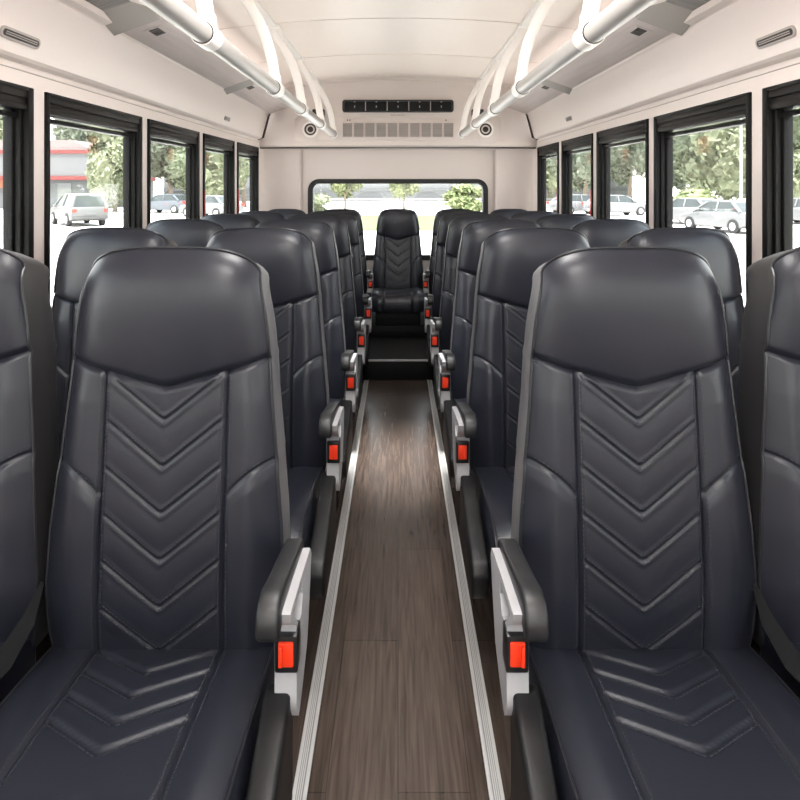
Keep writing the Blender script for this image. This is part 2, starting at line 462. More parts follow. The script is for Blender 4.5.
for s, n in ((-1, 5), (1, 6)):
    t = MB()
    t.prism([(s * x, cz(x) - dz) for x, dz in [(.632, -.004), (.637, .009), (.673, .009), (.678, -.004)]], Y0, 5.42, 'y')
    struct(t.build('trim_%d' % n, 'bracket'), 'white strip along the %s side of the ceiling' % ('left' if s < 0 else 'right'))

# ------------------------------------------------------------------ rear wall with window
RY = 5.86
rw = MB()
RX, RZ0, RZ1, RR = 0.803, 0.60, 1.325, 0.09
def rrect(hx, z0, z1, r, n=8):
    pts = []
    for cx, cz_, a0 in ((hx - r, z1 - r, 0), (-hx + r, z1 - r, 90), (-hx + r, z0 + r, 180), (hx - r, z0 + r, 270)):
        for k in range(n + 1):
            a = math.radians(a0 + 90 * k / n)
            pts.append((cx + r * math.cos(a), cz_ + r * math.sin(a)))
    return pts
def ring_y(b, outer, inner, y0, y1, mi=0):
    n = len(outer)
    vs = [(x, y0, z) for x, z in outer] + [(x, y0, z) for x, z in inner] + [(x, y1, z) for x, z in outer] + [(x, y1, z) for x, z in inner]
    fs = []
    for i in range(n):
        j = (i + 1) % n
        fs += [(i, j, n + j, n + i), (2 * n + j, 2 * n + i, 3 * n + i, 3 * n + j), (n + i, n + j, 3 * n + j, 3 * n + i), (j, i, 2 * n + i, 2 * n + j)]
    b.add(vs, fs, mi)
HX, H0, H1 = RX - .036, RZ0 + .036, RZ1 - .034
rw.box(-1.25, 1.25, RY, RY + .06, 0, H0); rw.box(-1.25, 1.25, RY, RY + .06, H1, 2.2)
rw.box(-1.25, -HX, RY, RY + .06, H0, H1); rw.box(HX, 1.25, RY, RY + .06, H0, H1)
struct(rw.build('wall_rear', 'wall', smooth=False), 'pale rear wall around the wide rear window')
# filler panel so the corners of the projected outline stay closed
fr = MB()
ring_y(fr, rrect(RX, RZ0, RZ1, RR + .01), rrect(RX - .045, RZ0 + .045, RZ1 - .042, RR - .03), RY - .018, RY + .07)
rwin = struct(fr.build('window_30', 'gasket', angle=50), 'wide rear window with thick black rounded frame')
gp = MB()
pts = rrect(RX - .04, RZ0 + .04, RZ1 - .035, RR - .035)
gp.prism(pts, RY + .03, RY + .034, 'y'); gp.build('pane', 'rearglass', rwin, smooth=False)
# rounded corner columns
for s, n in ((-1, 7), (1, 8)):
    c = MB()
    poly = [(1.168, 5.55)]
    for k in range(9):
        a = math.radians(90 * k / 8)
        poly.append((1.168 - .17 * (1 - math.cos(a)), 5.62 + .17 * math.sin(a)))
    poly += [(0.875, 5.80), (0.863, 5.812), (0.86, 5.87), (1.2, 5.87), (1.2, 5.55)]
    c.prism([(s * x, y) for x, y in poly], 0.13, 1.60, 'z')
    struct(c.build('trim_%d' % n, 'wall', angle=30), 'pale rounded column in the rear %s corner' % ('left' if s < 0 else 'right'))

# ------------------------------------------------------------------ rear air conditioner over the back window
ac = thing('air_conditioner', 'pale air conditioning unit spanning the top of the rear wall', 'air conditioner', (0, 5.48, 1.59))
h = MB()
def acx(x):      # plan of the front face (local y)
    a = abs(x)
    return 0.0 if a < .93 else (a - .93) * .12
prof = [(.06, -.005), (.012, 0.0), (0.0, .012), (-.002, .03), (-.004, .25), (-.012, .40), (-.03, .49), (-.055, .545), (-.06, .56)]
xx = [-1.165, -1.12, -1.04, -.96, -.93, -.9, -.6, -.3, 0, .3, .6, .9, .93, .96, 1.04, 1.12, 1.165]
h.grid([[(x, acx(x) + py, pz) for x in xx] for py, pz in prof], 0)
h.grid([[(x, acx(x) + .06, -.005) for x in xx], [(x, .40, -.005) for x in xx]], 0, flip=True)
h.grid([[(x, acx(x) + .012, .0) for x in xx], [(x, acx(x) + .06, -.005) for x in xx]], 0, flip=True)
h.build('housing', 'ac', ac, angle=30)
h = MB(); h.grid([[(x, acx(x) + .002, -.002) for x in xx], [(x, acx(x) + .034, -.012) for x in xx]]); h.grid([[(x, acx(x) + .034, -.012) for x in xx], [(x, acx(x) + .04, -.004) for x in xx]])
h.build('lower_lip', 'seam', ac)  # dark strip painting the shadow line under the front edge
# shallow equipment plate
p = MB(); p.box(-.86, .86, -.012, .0, .052, .235, 0.005); p.build('front_plate', 'ac', ac)
# air outlet: black slot with five nozzles
o = MB()
zc_, hh = .337, .052
ring_y(o, rrect(.462, zc_ - hh, zc_ + hh, .022, 5), rrect(.448, zc_ - hh + .012, zc_ + hh - .012, .016, 5), -.026, .0, 0)
o.box(-.45, .45, -.008, -.004, zc_ - hh + .008, zc_ + hh - .008, 0, 1)
for k in range(1, 5):
    x = -.45 + .18 * k
    o.box(x - .0035, x + .0035, -.024, -.006, zc_ - hh + .01, zc_ + hh - .01, 0, 2)
for k in range(5):
    x = -.36 + .18 * k
    o.box(x - .006, x + .006, -.025, -.012, zc_ + .032, zc_ + .044, 0, 2)
    o.box(x - .004, x + .004, -.024, -.012, zc_ - .012, zc_ + .004, 0, 2)
ao = o.build('air_outlet', ['buckle', 'black', 'grille', 'ventdark'], ac, smooth=False); ao.location.y = -.014
# return grille: ten louvred cells
z0, z1 = .074, .204
for k in range(10):
    x = -.468 + .0936 * k
    c = MB()
    c.box(x + .008, x + .0856, -.013, -.009, z0 + .006, z1 - .006, 0, 1)
    for q in range(9):
        zz = z0 + .013 + q * .0125
        c.prism([(-.019, zz), (-.011, zz + .008), (-.011, zz + .0095), (-.020, zz + .002)], x + .009, x + .0846, 'x', mi=2)
    c.box(x + .004, x + .0085, -.020, -.008, z0, z1); c.box(x + .085, x + .0896, -.020, -.008, z0, z1)
    c.box(x + .004, x + .0896, -.020, -.008, z0, z0 + .007); c.box(x + .004, x + .0896, -.020, -.008, z1 - .007, z1)
    c.build('grille', ['ac', 'grille', 'vent'], ac, smooth=False)
sb = MB()
for x in (-.42, -.40, .40):
    sb = MB(); sb.cyl((x, -.012, .222), .006, .008, 'y', 10); sb.build('screw', 'ventdark', ac)
bd = MB(); bd.box(-.06, .06, -.006, .0, .262, .270, .002); bd.build('badge', 'grille', ac)

for s in (-1, 1):
    sp = thing('speaker', 'round black speaker set into the panel at the %s end of the rear air unit' % ('left' if s < 0 else 'right'), 'speaker', (s * .73, 5.466, 1.735), 0, 'speakers on the rear air unit')
    r_ = MB()
    prof_ = [(.068, .002), (.067, -.006), (.058, -.010), (.050, -.006)]
    r_.grid([[(r * math.cos(a), y, r * math.sin(a)) for a in np.linspace(0, 2 * PI, 33)] for r, y in prof_])
    r_.build('rim', 'bracket', sp)
    r_ = MB()
    prof_ = [(.051, -.006), (.046, -.003), (.026, .004), (.022, -.004), (.010, -.007), (.0005, -.008)]
    r_.grid([[(r * math.cos(a), y, r * math.sin(a)) for a in np.linspace(0, 2 * PI, 33)] for r, y in prof_])
    r_.build('cone', 'ventdark', sp)
    bx_ = MB(); bx_.box(s * .02 - .085, s * .02 + .085, .0005, .003, -.10, .11, .001); bx_.build('mounting_plate', 'ac', sp)
    # black hook block beside the rail end
    hk = MB(); hk.box(s * .66 - .05, s * .66 + .05, 5.42, 5.473, 1.83, 1.90, .01)
    hk.box(s * .66 - .03, s * .66 + .03, 5.40, 5.43, 1.845, 1.875, .006)
    tag(hk.build('sensor_box', 'ventdark'), 'small dark box above the %s speaker behind the rail' % ('left' if s < 0 else 'right'), 'box', 'small dark boxes on the rear air unit')

# ------------------------------------------------------------------ grab rails
def grab_rail(s):
    side = 'left' if s < 0 else 'right'
    g = thing('grab_rail', 'overhead grab rail with curved white brackets, %s of the aisle' % side, 'grab rail', (s * .51, 2.0, 1.675), 0, 'overhead grab rails')
    r = MB(); r.tube([(0, y, 0) for y in (-4.2, -2, 0, 2, 3.22, 3.235)], [.028] * 5 + [.020], 20); r.build('rail', 'rail', g)
    for yb in (-2.6, -1.72, -1.1, -0.25, 0.72, 1.47, 2.32, 3.17):
        b = MB()
        path = [(0, 0.0), (.003, .06), (.014, .13), (.036, .21), (.066, .28), (.102, .345), (.138, .395), (.150, .435)]
        P = []
        for i in range(len(path) - 1):
            for q in range(4):
                t = q / 4; P.append((path[i][0] * (1 - t) + path[i + 1][0] * t, path[i][1] * (1 - t) + path[i + 1][1] * t))
        P.append(path[-1])
        P = [((P[max(i - 1, 0)][0] + 2 * p_[0] + P[min(i + 1, len(P) - 1)][0]) / 4, p_[1]) for i, p_ in enumerate(P)]
        b.tube([(s * x, yb, z) for x, z in P], [.0225 + .004 * max(0, (z - .36) / .07) for x, z in P], 14, flat=.8)
        br = b.build('bracket', 'bracket', g)
        c = MB(); c.tube([(0, yb - .042, 0), (0, yb - .040, 0), (0, yb + .040, 0), (0, yb + .042, 0)], [.029, .0335, .0335, .029], 20)
        for dy in (-.043, .043): c.tube([(0, yb + dy - .0025, 0), (0, yb + dy + .0025, 0)], .0305, 20, 1)
        c.tube([(0, yb, .01), (s * .002, yb, .055)], [.028, .0255], 16)
        c.build('collar', ['bracket', 'seam'], g)
        fp = MB(); fp.prism([(s * (x - .51), z - 1.675) for x, z in [(.625, cz(.625) - .002), (.625, cz(.625) - .014), (.70, cz(.70) - .014), (.70, cz(.70) - .002)]], yb - .05, yb + .05, 'y', .003)
        fp.build('flange', 'bracket', g)
grab_rail(-1); grab_rail(1)

# ------------------------------------------------------------------ air vents on the cove panels
def cove_x(z): return 1.1235 - (z - 1.680) * (1.1235 - 1.079) / (1.842 - 1.680)
def vent(s, yc, z, L, H_, label):
    a = math.atan2(1.1235 - 1.079, 1.842 - 1.680)
    t = thing('air_vent', label, 'vent', (s * (cove_x(z)), yc, z), 0, 'vents on the cove panels')
    def cap(hl, hh, n=8):
        pts = []
        for sx__, a0 in ((1, -90), (-1, 90)):
            for k in range(n + 1):
                q = math.radians(a0 + 180 * k / n)
                pts.append((sx__ * (hl - hh) + hh * math.cos(q), hh * math.sin(q)))
        return pts
    def put(b, pts, d0, d1, mi):     # extrude plan (y, h) along the panel normal
        bb = MB(); bb.prism(pts, d0, d1, 'x', .0012 if d1 > .003 else 0)
        out = []
        for (x, y, zz) in bb.v:
            nx = -x * math.cos(a) - zz * math.sin(a); nz_ = -x * math.sin(a) + zz * math.cos(a)
            out.append((s * nx, y, nz_))
        b.add(out, bb.f, mi)
    b = MB(); put(b, cap(L / 2, H_ / 2), -.002, .006, 0); b.build('vent_frame', 'vent', t)
    b = MB(); put(b, cap(L / 2 - .008, H_ / 2 - .007), .004, .0068, 0)
    n = max(2, int(L / .045))
    b.build('opening', 'ventdark', t)
    for k in range(2):
        b = MB()
        hz = (-.3 + .6 * k) * (H_ / 2 - .007)
        put(b, [(-L / 2 + .02, hz - .0015), (L / 2 - .02, hz - .0015), (L / 2 - .02, hz + .0015), (-L / 2 + .02, hz + .0015)], .004, .009, 0)
        b.build('slat', 'vent', t)
for s in (-1, 1):
    sd = 'left' if s < 0 else 'right'
    vent(s, 1.935, 1.712, .20, .034, 'long grey vent on the %s cove panel near the front' % sd)
    vent(s, 4.28, 1.706, .13, .03, 'small grey vent on the %s cove panel near the rear' % sd)

# ------------------------------------------------------------------ front of the bus behind the camera
fw = MB()
fw.box(-1.25, 1.25, Y0 - .08, Y0, 0, 0.75)
fw.box(-1.25, 1.25, Y0 - .08, Y0, 1.98, 2.2)
for s in (-1, 1): fw.box(*sorted((s * 1.12, s * 1.25)), Y0 - .08, Y0, 0.75, 1.98)
struct(fw.build('wall_front', 'wall', smooth=False), 'front wall around the windscreen')
ws = MB(); ws.box(-1.14, 1.14, Y0 - .045, Y0 - .04, 0.73, 2.0)
struct(ws.build('window_31', 'glass', smooth=False), 'windscreen at the front')

# added ceiling fill lamps, out of view above and behind the camera
FILL_LAMP_W = 9.0
for i, y in enumerate((-1.9, -0.8, 0.35, 1.5)):
    t = thing('ceiling_lamp', 'flat white ceiling lamp over the aisle, number %s from the windscreen' % ['one', 'two', 'three', 'four'][i], 'lamp', (0, y, cz(0)), 0, 'ceiling lamps along the aisle')
    b = MB(); b.box(-.29, .29, -.30, .30, -.022, 0.0, .006); b.build('lamp_housing', 'bracket', t)
    b = MB(); b.box(-.25, .25, -.26, .26, -.028, -.020, .003); b.build('diffuser', 'lamp', t)

# ================================================================== SEAT
W_T = [(.34, .211), (.38, .218), (.42, .224), (.50, .2285), (.62, .222), (.733, .2115), (.85, .200), (.942, .193), (1.055, .183), (1.112, .172), (1.17, .158)]
Y_T = [(.34, .012), (.40, .004), (.484, .0), (.62, .008), (.75, .022), (.9, .038), (1.0, .040), (1.1, .036), (1.17, .036)]
def lerp_t(T, z): return np.interp(z, [a for a, _ in T], [b for _, b in T])
def smooth_t(T, z):
    return (lerp_t(T, z - .03) + lerp_t(T, z - .015) + lerp_t(T, z) + lerp_t(T, z + .015) + lerp_t(T, z + .03)) / 5
CX = .118                # half width of the quilted panel
def zseam(X): return .888 + .26 * np.sqrt(X * X + .00002) - .26 * .0045
CH0, CHS, CHN = .824, .0850, 6
def gauss(d, wd): return np.exp(-(d / wd) ** 2)
def seat_face(X, z, wloc):
    """depth of the backrest face (local y, front is -y) below the headrest seam"""
    X = np.asarray(X, float); z = np.asarray(z, float)
    u = np.clip(np.abs(X) / wloc, 0, 1)
    y = smooth_t(Y_T, z)
    y = y + .034 * u ** 6 + .004 * u ** 2
    aX = np.abs(X)
    # bolster swell
    y = y - .011 * np.exp(-((aX - .168) / .034) ** 2) * np.clip((.96 - z) / .1, 0, 1)
    # vertical seams
    y = y + .0065 * gauss(aX - CX, .0042)
    # quilted chevrons inside the panel
    ph = (z - .78 * np.sqrt(X * X + .00001) - CH0) / CHS
    inside = np.clip((CX - .006 - aX) / .006, 0, 1)
    valid = np.clip((ph + CHN - .6) / .2, 0, 1)
    pil = np.abs(np.sin(PI * ph)) ** .24
    y = y + inside * valid * (.0075 * (1 - pil) - .003)
    fr = np.abs(ph - np.round(ph)) * CHS * .79
    y = y - inside * valid * .0022 * gauss(fr - .0062, .0030)
    # curved cut line across the bolsters
    s = np.clip((aX - CX) / np.maximum(wloc - CX, .01), 0, 1)
    zc = .684 + .058 * (1 - (1 - s) ** 2)
    out = np.clip((aX - CX) / .004, 0, 1)
    y = y + out * .006 * gauss(z - zc, .0042)
    y = y - out * .004 * np.clip((zc - z) / .03, 0, 1) * np.clip((z - .4) / .2, 0, 1)
    # headrest seam
    y = y + .009 * gauss(z - zseam(X), .0055)
    return y
ZB = .36
def face_pt(X, z):
    return float(seat_face(np.array([X]), np.array([z]), np.array([float(lerp_t(W_T, z))]))[0])

def patch(x_of, cols, rows):
    P = np.zeros((rows, cols.size, 3))
    for i in range(rows):
        t = i / (rows - 1)
        X0 = x_of(np.full_like(cols, .9), cols)
        for _ in range(3):
            z = ZB + (zseam(X0) - ZB) * t
            X0 = x_of(z, cols)
        wl_ = lerp_t(W_T, z)
        P[i, :, 0] = X0; P[i, :, 2] = z
        P[i, :, 1] = seat_face(X0, z, wl_)
    return P
def head_patch():
    R, C = 56, 91
    a = np.linspace(-1, 1, C); u = np.sin(a * PI / 2)
    u = .55 * a + .45 * u
    P = np.zeros((R, C, 3))
    ztop = 1.101 + .053 * np.maximum(0, 1 - np.abs(u) ** 3.6) ** .6
    for i in range(R):
        t = i / (R - 1); tt = math.sin(t * PI / 2) * .4 + t * .6
        wedge = .193 * (1 - tt) + .169 * tt
        wedge = wedge + .004 * math.sin(PI * tt)
        X = u * wedge
        zs = zseam(X) if i == 0 else zseam(u * .193)
        z = zs + (ztop - zs) * tt
        y = smooth_t(Y_T, z) + .030 * np.abs(u) ** 7 + .004 * u ** 2
        y = y - .016 * np.sin(PI * min(1, tt * 1.02 + .0)) ** .6 * (1 - np.abs(u) ** 4)
        y = y + .030 * tt ** 9 + .007 * gauss((z - zs), .006)
        P[i, :, 0] = X; P[i, :, 1] = y; P[i, :, 2] = z
    return P

HP = head_patch()
cc = np.linspace(-CX, CX, 65)
PC = patch(lambda z, c: c, cc, 150)
sb_ = np.linspace(0, 1, 27) ** .85
PR = patch(lambda z, c: CX + c * (lerp_t(W_T, z) - CX), sb_, 150)
PL = PR[:, ::-1, :].copy(); PL[:, :, 0] *= -1

# perimeter of the face (left bottom, up, over the top, down the right)
peri = [tuple(p) for p in PL[:, 0]] + [tuple(p) for p in HP[1:, 0]] + [tuple(p) for p in HP[-1, 1:-1]] + [tuple(p) for p in HP[::-1, -1]][:-1] + [tuple(p) for p in PR[::-1, -1]]
def thin(pts, step):
    out = [pts[0]]; acc = 0
    for a, b in zip(pts[:-1], pts[1:]):
        acc += (Vector(b) - Vector(a)).length
        if acc >= step: out.append(b); acc = 0
    if out[-1] != pts[-1]: out.append(pts[-1])
    return out
peri = thin(peri, .011)

def seat_back_parts(root):
    back = MB()
    # side band and back shell as one closed upholstered body
    cen = Vector((0, 0, .78))
    rings = []
    for (off, sh, kz) in ((-.001, 1.0, .999), (.006, 1.010, .994), (.030, 1.020, .978), (.068, 1.018, .955), (.098, 1.0, .93), (.116, .96, .90), (.124, .88, .82), (.126, .5, .45)):
        ring = []
        for (x, y, z) in peri:
            k = sh
            ring.append((x * k, y + off * (1.0 if z > .5 else 1.0), cen.z + (z - cen.z) * (kz if z > cen.z else 1.0)))
        rings.append(ring)
    back.grid(rings)
    # bottom closure
    L = [r[0] for r in rings]; Rr = [r[-1] for r in rings]
    back.grid([L, Rr], flip=True)
    last = rings[-1]; n = len(last)
    back.add(last, [tuple(range(n))])
    back.build('back_shell', 'side', root, angle=50)
    h = MB(); h.grid(HP); h.build('headrest', 'leather', root, angle=80)
    c = MB(); c.grid(PC); cp = c.build('quilted_panel', 'leather', root, angle=80)
    b = MB(); b.grid(PL); b.build('bolster', 'leather', root, angle=80)
    b = MB(); b.grid(PR); b.build('bolster', 'leather', root, angle=80)
    p = MB(); p.tube([(x * 1.004, y - .0005, z) for x, y, z in peri], .0032, 6); p.build('piping', 'piping', root)
    # stitching
    st = MB()
    def dash(a, b_):
        a, b_ = Vector(a), Vector(b_)
        t = (b_ - a); L_ = t.length; t.normalize(); s_ = t.cross(Vector((0, -1, 0))).normalized() * .00085
        nrm = Vector((0, -.0011, 0))
        vs = [a - s_, a + s_, b_ + s_, b_ - s_]
        vs = vs + [v + nrm for v in vs]
        st.add(vs, [(4, 5, 6, 7), (0, 1, 5, 4), (1, 2, 6, 5), (2, 3, 7, 6), (3, 0, 4, 7)])
    def run(fx, n_, L_):
        k = int(L_ / .0085)
        for i in range(k):
            t0, t1 = i / k, (i + .62) / k
            q = [fx(t0), fx(t1)]
            dash(*[(x, face_pt(x, z) - .0002, z) for x, z in q])
    for sgn in (-1, 1):
        for off in (-.0075, .0075):
            run(lambda t: (sgn * (CX + off), .40 + (zseam(np.float64(CX + off)) - .012 - .40) * t), 0, .52)
        for k in range(CHN):
            zt = CH0 - CHS * k
            for off in (.0072, -.0050):
                x1 = CX - .011
                if k == 0:
                    x1 = min(x1, .093)
                def fx(t, zt=zt, off=off, x1=x1):
                    x = .002 + (x1 - .002) * t
                    return (sgn * x, zt + .78 * math.sqrt(x * x + .00001) + off * 1.25)
                run(fx, 0, .145)
        def fz(t):
            s_ = t * .96 + .02
            z = .684 + .058 * (1 - (1 - s_) ** 2) + .008
            return (sgn * (CX + s_ * (float(lerp_t(W_T, z)) - CX)), z)
        run(fz, 0, .105)
    st.build('stitching', 'stitch', cp, smooth=False)

# cushion
CW = .211
def cushion_profile():
    pts = [(.050, .388), (.0, .396), (-.06, .404), (-.14, .412), (-.24, .419), (-.33, .424), (-.385, .423), (-.420, .416), (-.445, .400), (-.458, .375), (-.462, .345), (-.459, .31), (-.452, .285)]
    T = np.linspace(0, 1, len(pts)); tt = np.linspace(0, 1, 200)
    y = np.interp(tt, T, [p[0] for p in pts]); z = np.interp(tt, T, [p[1] for p in pts])
    ker = np.ones(13) / 13
    yp = np.pad(y, 6, 'edge'); zp = np.pad(z, 6, 'edge')
    y2, z2 = np.convolve(yp, ker, 'valid'), np.convolve(zp, ker, 'valid')
    y2[0], z2[0] = y[0], z[0]; y2[-1], z2[-1] = y[-1], z[-1]
    return y2, z2
def cushion_parts(root):
    y, z = cushion_profile()
    ty = np.gradient(y); tz = np.gradient(z); L = np.hypot(ty, tz); ty /= L; tz /= L
    ny, nz = tz, -ty          # outward normal (up / forward)
    sec = [(-CW - .006, -.115), (-CW - .010, -.09), (-CW - .012, -.05), (-CW - .010, -.02), (-CW - .004, -.006), (-CW, .0)]
    topx = np.concatenate([np.linspace(-CW, -.118, 14)[1:], np.linspace(-.118, .118, 59)[1:], np.linspace(.118, CW, 14)[1:-1]])
    xsec = [p[0] for p in sec] + list(topx) + [-p[0] for p in sec[::-1]]
    hsec = [p[1] for p in sec] + [None] * len(topx) + [p[1] for p in sec[::-1]]
    R, C = len(y), len(xsec)
    P = np.zeros((R, C, 3))
    ps = .118
    for i in range(R):
        for j in range(C):
            X = xsec[j]; h = hsec[j]
            if h is None:
                a = abs(X); u = a / CW
                h = .010 * (1 - u ** 2) ** .7 if u < 1 else 0
                h += .006 * math.exp(-((a - .162) / .03) ** 2)
                h -= .0060 * math.exp(-((a - ps) / .0045) ** 2)
                # chevrons pointing to the front edge
                if a < ps - .004:
                    q = (y[i] - .62 * math.sqrt(X * X + .00003) + .250) / .060
                    if -.35 < q < 3.5 or True:
                        kq = round(q)
                        if 0 <= kq <= 3:
                            dd = abs(q - kq) * .060 * .85
                            fade = min(1, (ps - .004 - a) / .006)
                            h -= fade * (.0048 * math.exp(-(dd / .0038) ** 2) + .0008 * math.exp(-(dd / .012) ** 2))
                            h += fade * .0007 * math.exp(-((dd - .011) / .005) ** 2)
            else:
                pass
            P[i, j] = (X, y[i] + ny[i] * h, z[i] + nz[i] * h)
    c = MB(); c.grid(P, flip=True)
    c.grid([P[0], P[0] * [1, 1, 1] + [0, .004, -.05]], flip=False)
    cu = c.build('seat_cushion', 'leather', root, angle=70)
    for sgn in (-1, 1):
        pp = MB()
        pp.tube([(sgn * (CW + .001), y[i] + ny[i] * .001, z[i] + nz[i] * .001) for i in range(0, R, 3)], .0030, 6)
        pp.build('piping', 'piping', cu)
    st = MB()
    def surf(X, yy):
        i = int(np.argmin(np.abs(y - yy) + (z < .40) * 1.0)); j = int(np.argmin(np.abs(np.array(xsec) - X)))
        return P[i, j]
    def dash(p0, p1):
        a, b_ = Vector(p0), Vector(p1); t = (b_ - a)
        if t.length < 1e-5: return
        t.normalize(); s_ = t.cross(Vector((0, 0, 1))).normalized() * .00085; n_ = Vector((0, 0, .0012))
        vs = [a - s_, a + s_, b_ + s_, b_ - s_]; vs += [v + n_ for v in vs]
        st.add(vs, [(4, 7, 6, 5), (0, 4, 5, 1), (1, 5, 6, 2), (2, 6, 7, 3), (3, 7, 4, 0)])
    for sgn in (-1, 1):
        for off in (-.008, .008):
            for k in range(46):
                ya = .0 - k * .0085; X = sgn * (ps + off)
                pa, pb = surf(X, ya), surf(X, ya - .0055)
                dash((X, ya, np.interp(-ya, -y[:146], P[:146, int(np.argmin(np.abs(np.array(xsec) - X))), 2])), (X, ya - .0055, np.interp(-(ya - .0055), -y[:146], P[:146, int(np.argmin(np.abs(np.array(xsec) - X))), 2])))
        for k in range(4):
            for q in range(13):
                pq = []
                for x in (.004 + q * .0085, .0095 + q * .0085):
                    yv = .060 * k - .258 + .62 * x
                    j = int(np.argmin(np.abs(np.array(xsec) - sgn * x)))
                    pq.append((sgn * x, yv, float(np.interp(-yv, -y[:146], P[:146, j, 2]))))
                dash(*pq)
    st.build('stitching', 'stitch', cu, smooth=False)
    pan = MB(); pan.box(-.19, .19, -.42, .07, .262, .315, .012); pan.build('seat_pan', 'plastic', root)

def arm_parts(root):
    # light grey side plate with a recessed slot
    outer = [(.022, .575), (.010, .594), (-.10, .608), (-.222, .620), (-.216, .598), (-.168, .566), (-.160, .49), (-.165, .43), (-.150, .405), (-.135, .393), (-.095, .412), (-.035, .448), (.003, .525)]
    hole = [(-.095, .592), (-.140, .600), (-.196, .606), (-.188, .590), (-.166, .574), (-.145, .555), (-.112, .545), (-.092, .570)]
    def resample(poly, n):
        pts = [Vector((p[0], p[1])) for p in poly]; pts.append(pts[0])
        d = [0]
        for a, b in zip(pts[:-1], pts[1:]): d.append(d[-1] + (b - a).length)
        out = []
        for k in range(n):
            s_ = d[-1] * k / n
            i = max(j for j in range(len(d) - 1) if d[j] <= s_ + 1e-9)
            t = (s_ - d[i]) / max(d[i + 1] - d[i], 1e-9); out.append(pts[i].lerp(pts[i + 1], t))
        return out
    x0, x1 = .248, .284
    A = MB()
    bm = bmesh.new()
    # ring faces through triangle fill
    def loop(poly, x): return [bm.verts.new((x, p[0], p[1])) for p in poly]
    ho = [tuple(v) for v in resample(hole, 24)]
    oo = [tuple(v) for v in resample(outer, 60)]
    for x, mv in ((x1, 1), (x0, -1)):
        vo, vh = loop(oo, x), loop(ho, x)
        es = [bm.edges.new((vo[i], vo[(i + 1) % len(vo)])) for i in range(len(vo))] + [bm.edges.new((vh[i], vh[(i + 1) % len(vh)])) for i in range(len(vh))]
        bmesh.ops.triangle_fill(bm, use_beauty=True, edges=es)
        if mv == 1: VO, VH = vo, vh
    for i in range(len(VO)):
        j = (i + 1) % len(VO); bm.faces.new((VO[i], VO[j], vo[j], vo[i]))
    for i in range(len(VH)):
        j = (i + 1) % len(VH); bm.faces.new((VH[j], VH[i], vh[i], vh[j]))
    bmesh.ops.recalc_face_normals(bm, faces=list(bm.faces))
    A.bm(bm)
    A.prism([(p[0] * 1.0, p[1]) for p in hole], x0 + .004, x0 + .008, 'x')
    arm = A.build('armrest', 'armgrey', root, angle=35)
    p = MB()
    p.prism([(.024, .572), (.030, .588), (.024, .604), (-.05, .618), (-.15, .636), (-.205, .649), (-.232, .645), (-.246, .634), (-.252, .618), (-.252, .600), (-.244, .590), (-.225, .592), (-.19, .604), (-.10, .598), (-.02, .580)], .235, .270, 'x', .006, seg=3)
    p.build('pad', 'padgrey', arm)
    b = MB(); b.prism([(-.178, .554), (-.140, .557), (-.132, .496), (-.172, .490)], .250, .287, 'x', .003)
    bk = b.build('buckle', 'buckle', arm)
    r = MB(); r.prism([(-.1812, .545), (-.171, .546), (-.166, .504), (-.177, .503)], .257, .281, 'x', .002)
    r.box(.258, .264, -.1855, -.175, .508, .541, .0015)
    r.build('release_button', 'red', bk)
    # lower side shield
    s_ = MB()
    s_.prism([(-.132, .425), (-.138, .452), (-.168, .452), (-.23, .425), (-.31, .398), (-.40, .378), (-.445, .362), (-.462, .335), (-.455, .29), (-.43, .262), (-.135, .255)], .230, .274, 'x', .008, seg=3)
    s_.build('side_shield', 'shield', root)

def legs(root, z_top=.265):
    for y in (-.30, -.05):
        for x in (-.12, .12):
            b = MB(); b.box(x - .018, x + .018, y - .02, y + .02, .006, z_top, .004); b.box(x - .03, x + .03, y - .035, y + .035, 0, .008, .002)
            b.build('leg', 'steel', root)
    b = MB(); b.box(-.16, .16, -.34, -.30, .225, z_top, .004); b.build('crossbar', 'steel', root)

def belt_parts(root):
    # lap belt lying in the gap on the aisle side of the window seat (local +x is the aisle side)
    b = MB()
    path = [((.236, .04, .500), (.246, .03, .500)), ((.226, -.005, .462), (.252, -.015, .452)), ((.216, -.06, .437), (.250, -.085, .424)), ((.203, -.13, .428), (.238, -.155, .420)), ((.19, -.20, .430), (.222, -.225, .426))]
    b.grid([[p0, p1] for p0, p1 in path]); b.grid([[Vector(p0) + Vector((0, .001, -.002)), Vector(p1) + Vector((0, .001, -.002))] for p0, p1 in path], flip=True)
    bb = b.build('seat_belt', 'belt', root)
    t = MB(); t.box(.190, .228, -.205, -.185, .428, .440, .003); t.box(.198, .212, -.225, -.202, .431, .438, .002)
    t.build('belt_tongue', 'chrome', bb)

ROOT = thing('passenger_seat', 'x', 'seat')
seat_back_parts(ROOT); cushion_parts(ROOT)
arm_parts(ROOT); legs(ROOT)
# a version without armrest for window seats
WIN = copy_tree(ROOT)
def drop(o):
    for c in list(o.children): drop(c)
    bpy.data.objects.remove(o)
def remove_parts(root, stems):
    for ch in list(root.children):
        if any(ch.name.split('.')[0] == q for q in stems): drop(ch)
remove_parts(WIN, ('armrest', 'side_shield'))
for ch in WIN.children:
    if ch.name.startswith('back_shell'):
        ch.material_slots[0].link = 'OBJECT'; ch.material_slots[0].material = M['sidedark']  # shaded copy of the band colour for window seats
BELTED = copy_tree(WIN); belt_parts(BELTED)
REAR = copy_tree(ROOT); remove_parts(REAR, ('leg', 'crossbar'))
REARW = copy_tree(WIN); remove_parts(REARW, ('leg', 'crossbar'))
for q in (REAR, REARW):
    b = MB(); b.box(-.185, .185, -.41, .06, .2225, .264, .003); b.build('seat_riser', 'black', q)
REARC = copy_tree(REARW); remove_parts(REARC, ('seat_riser',))
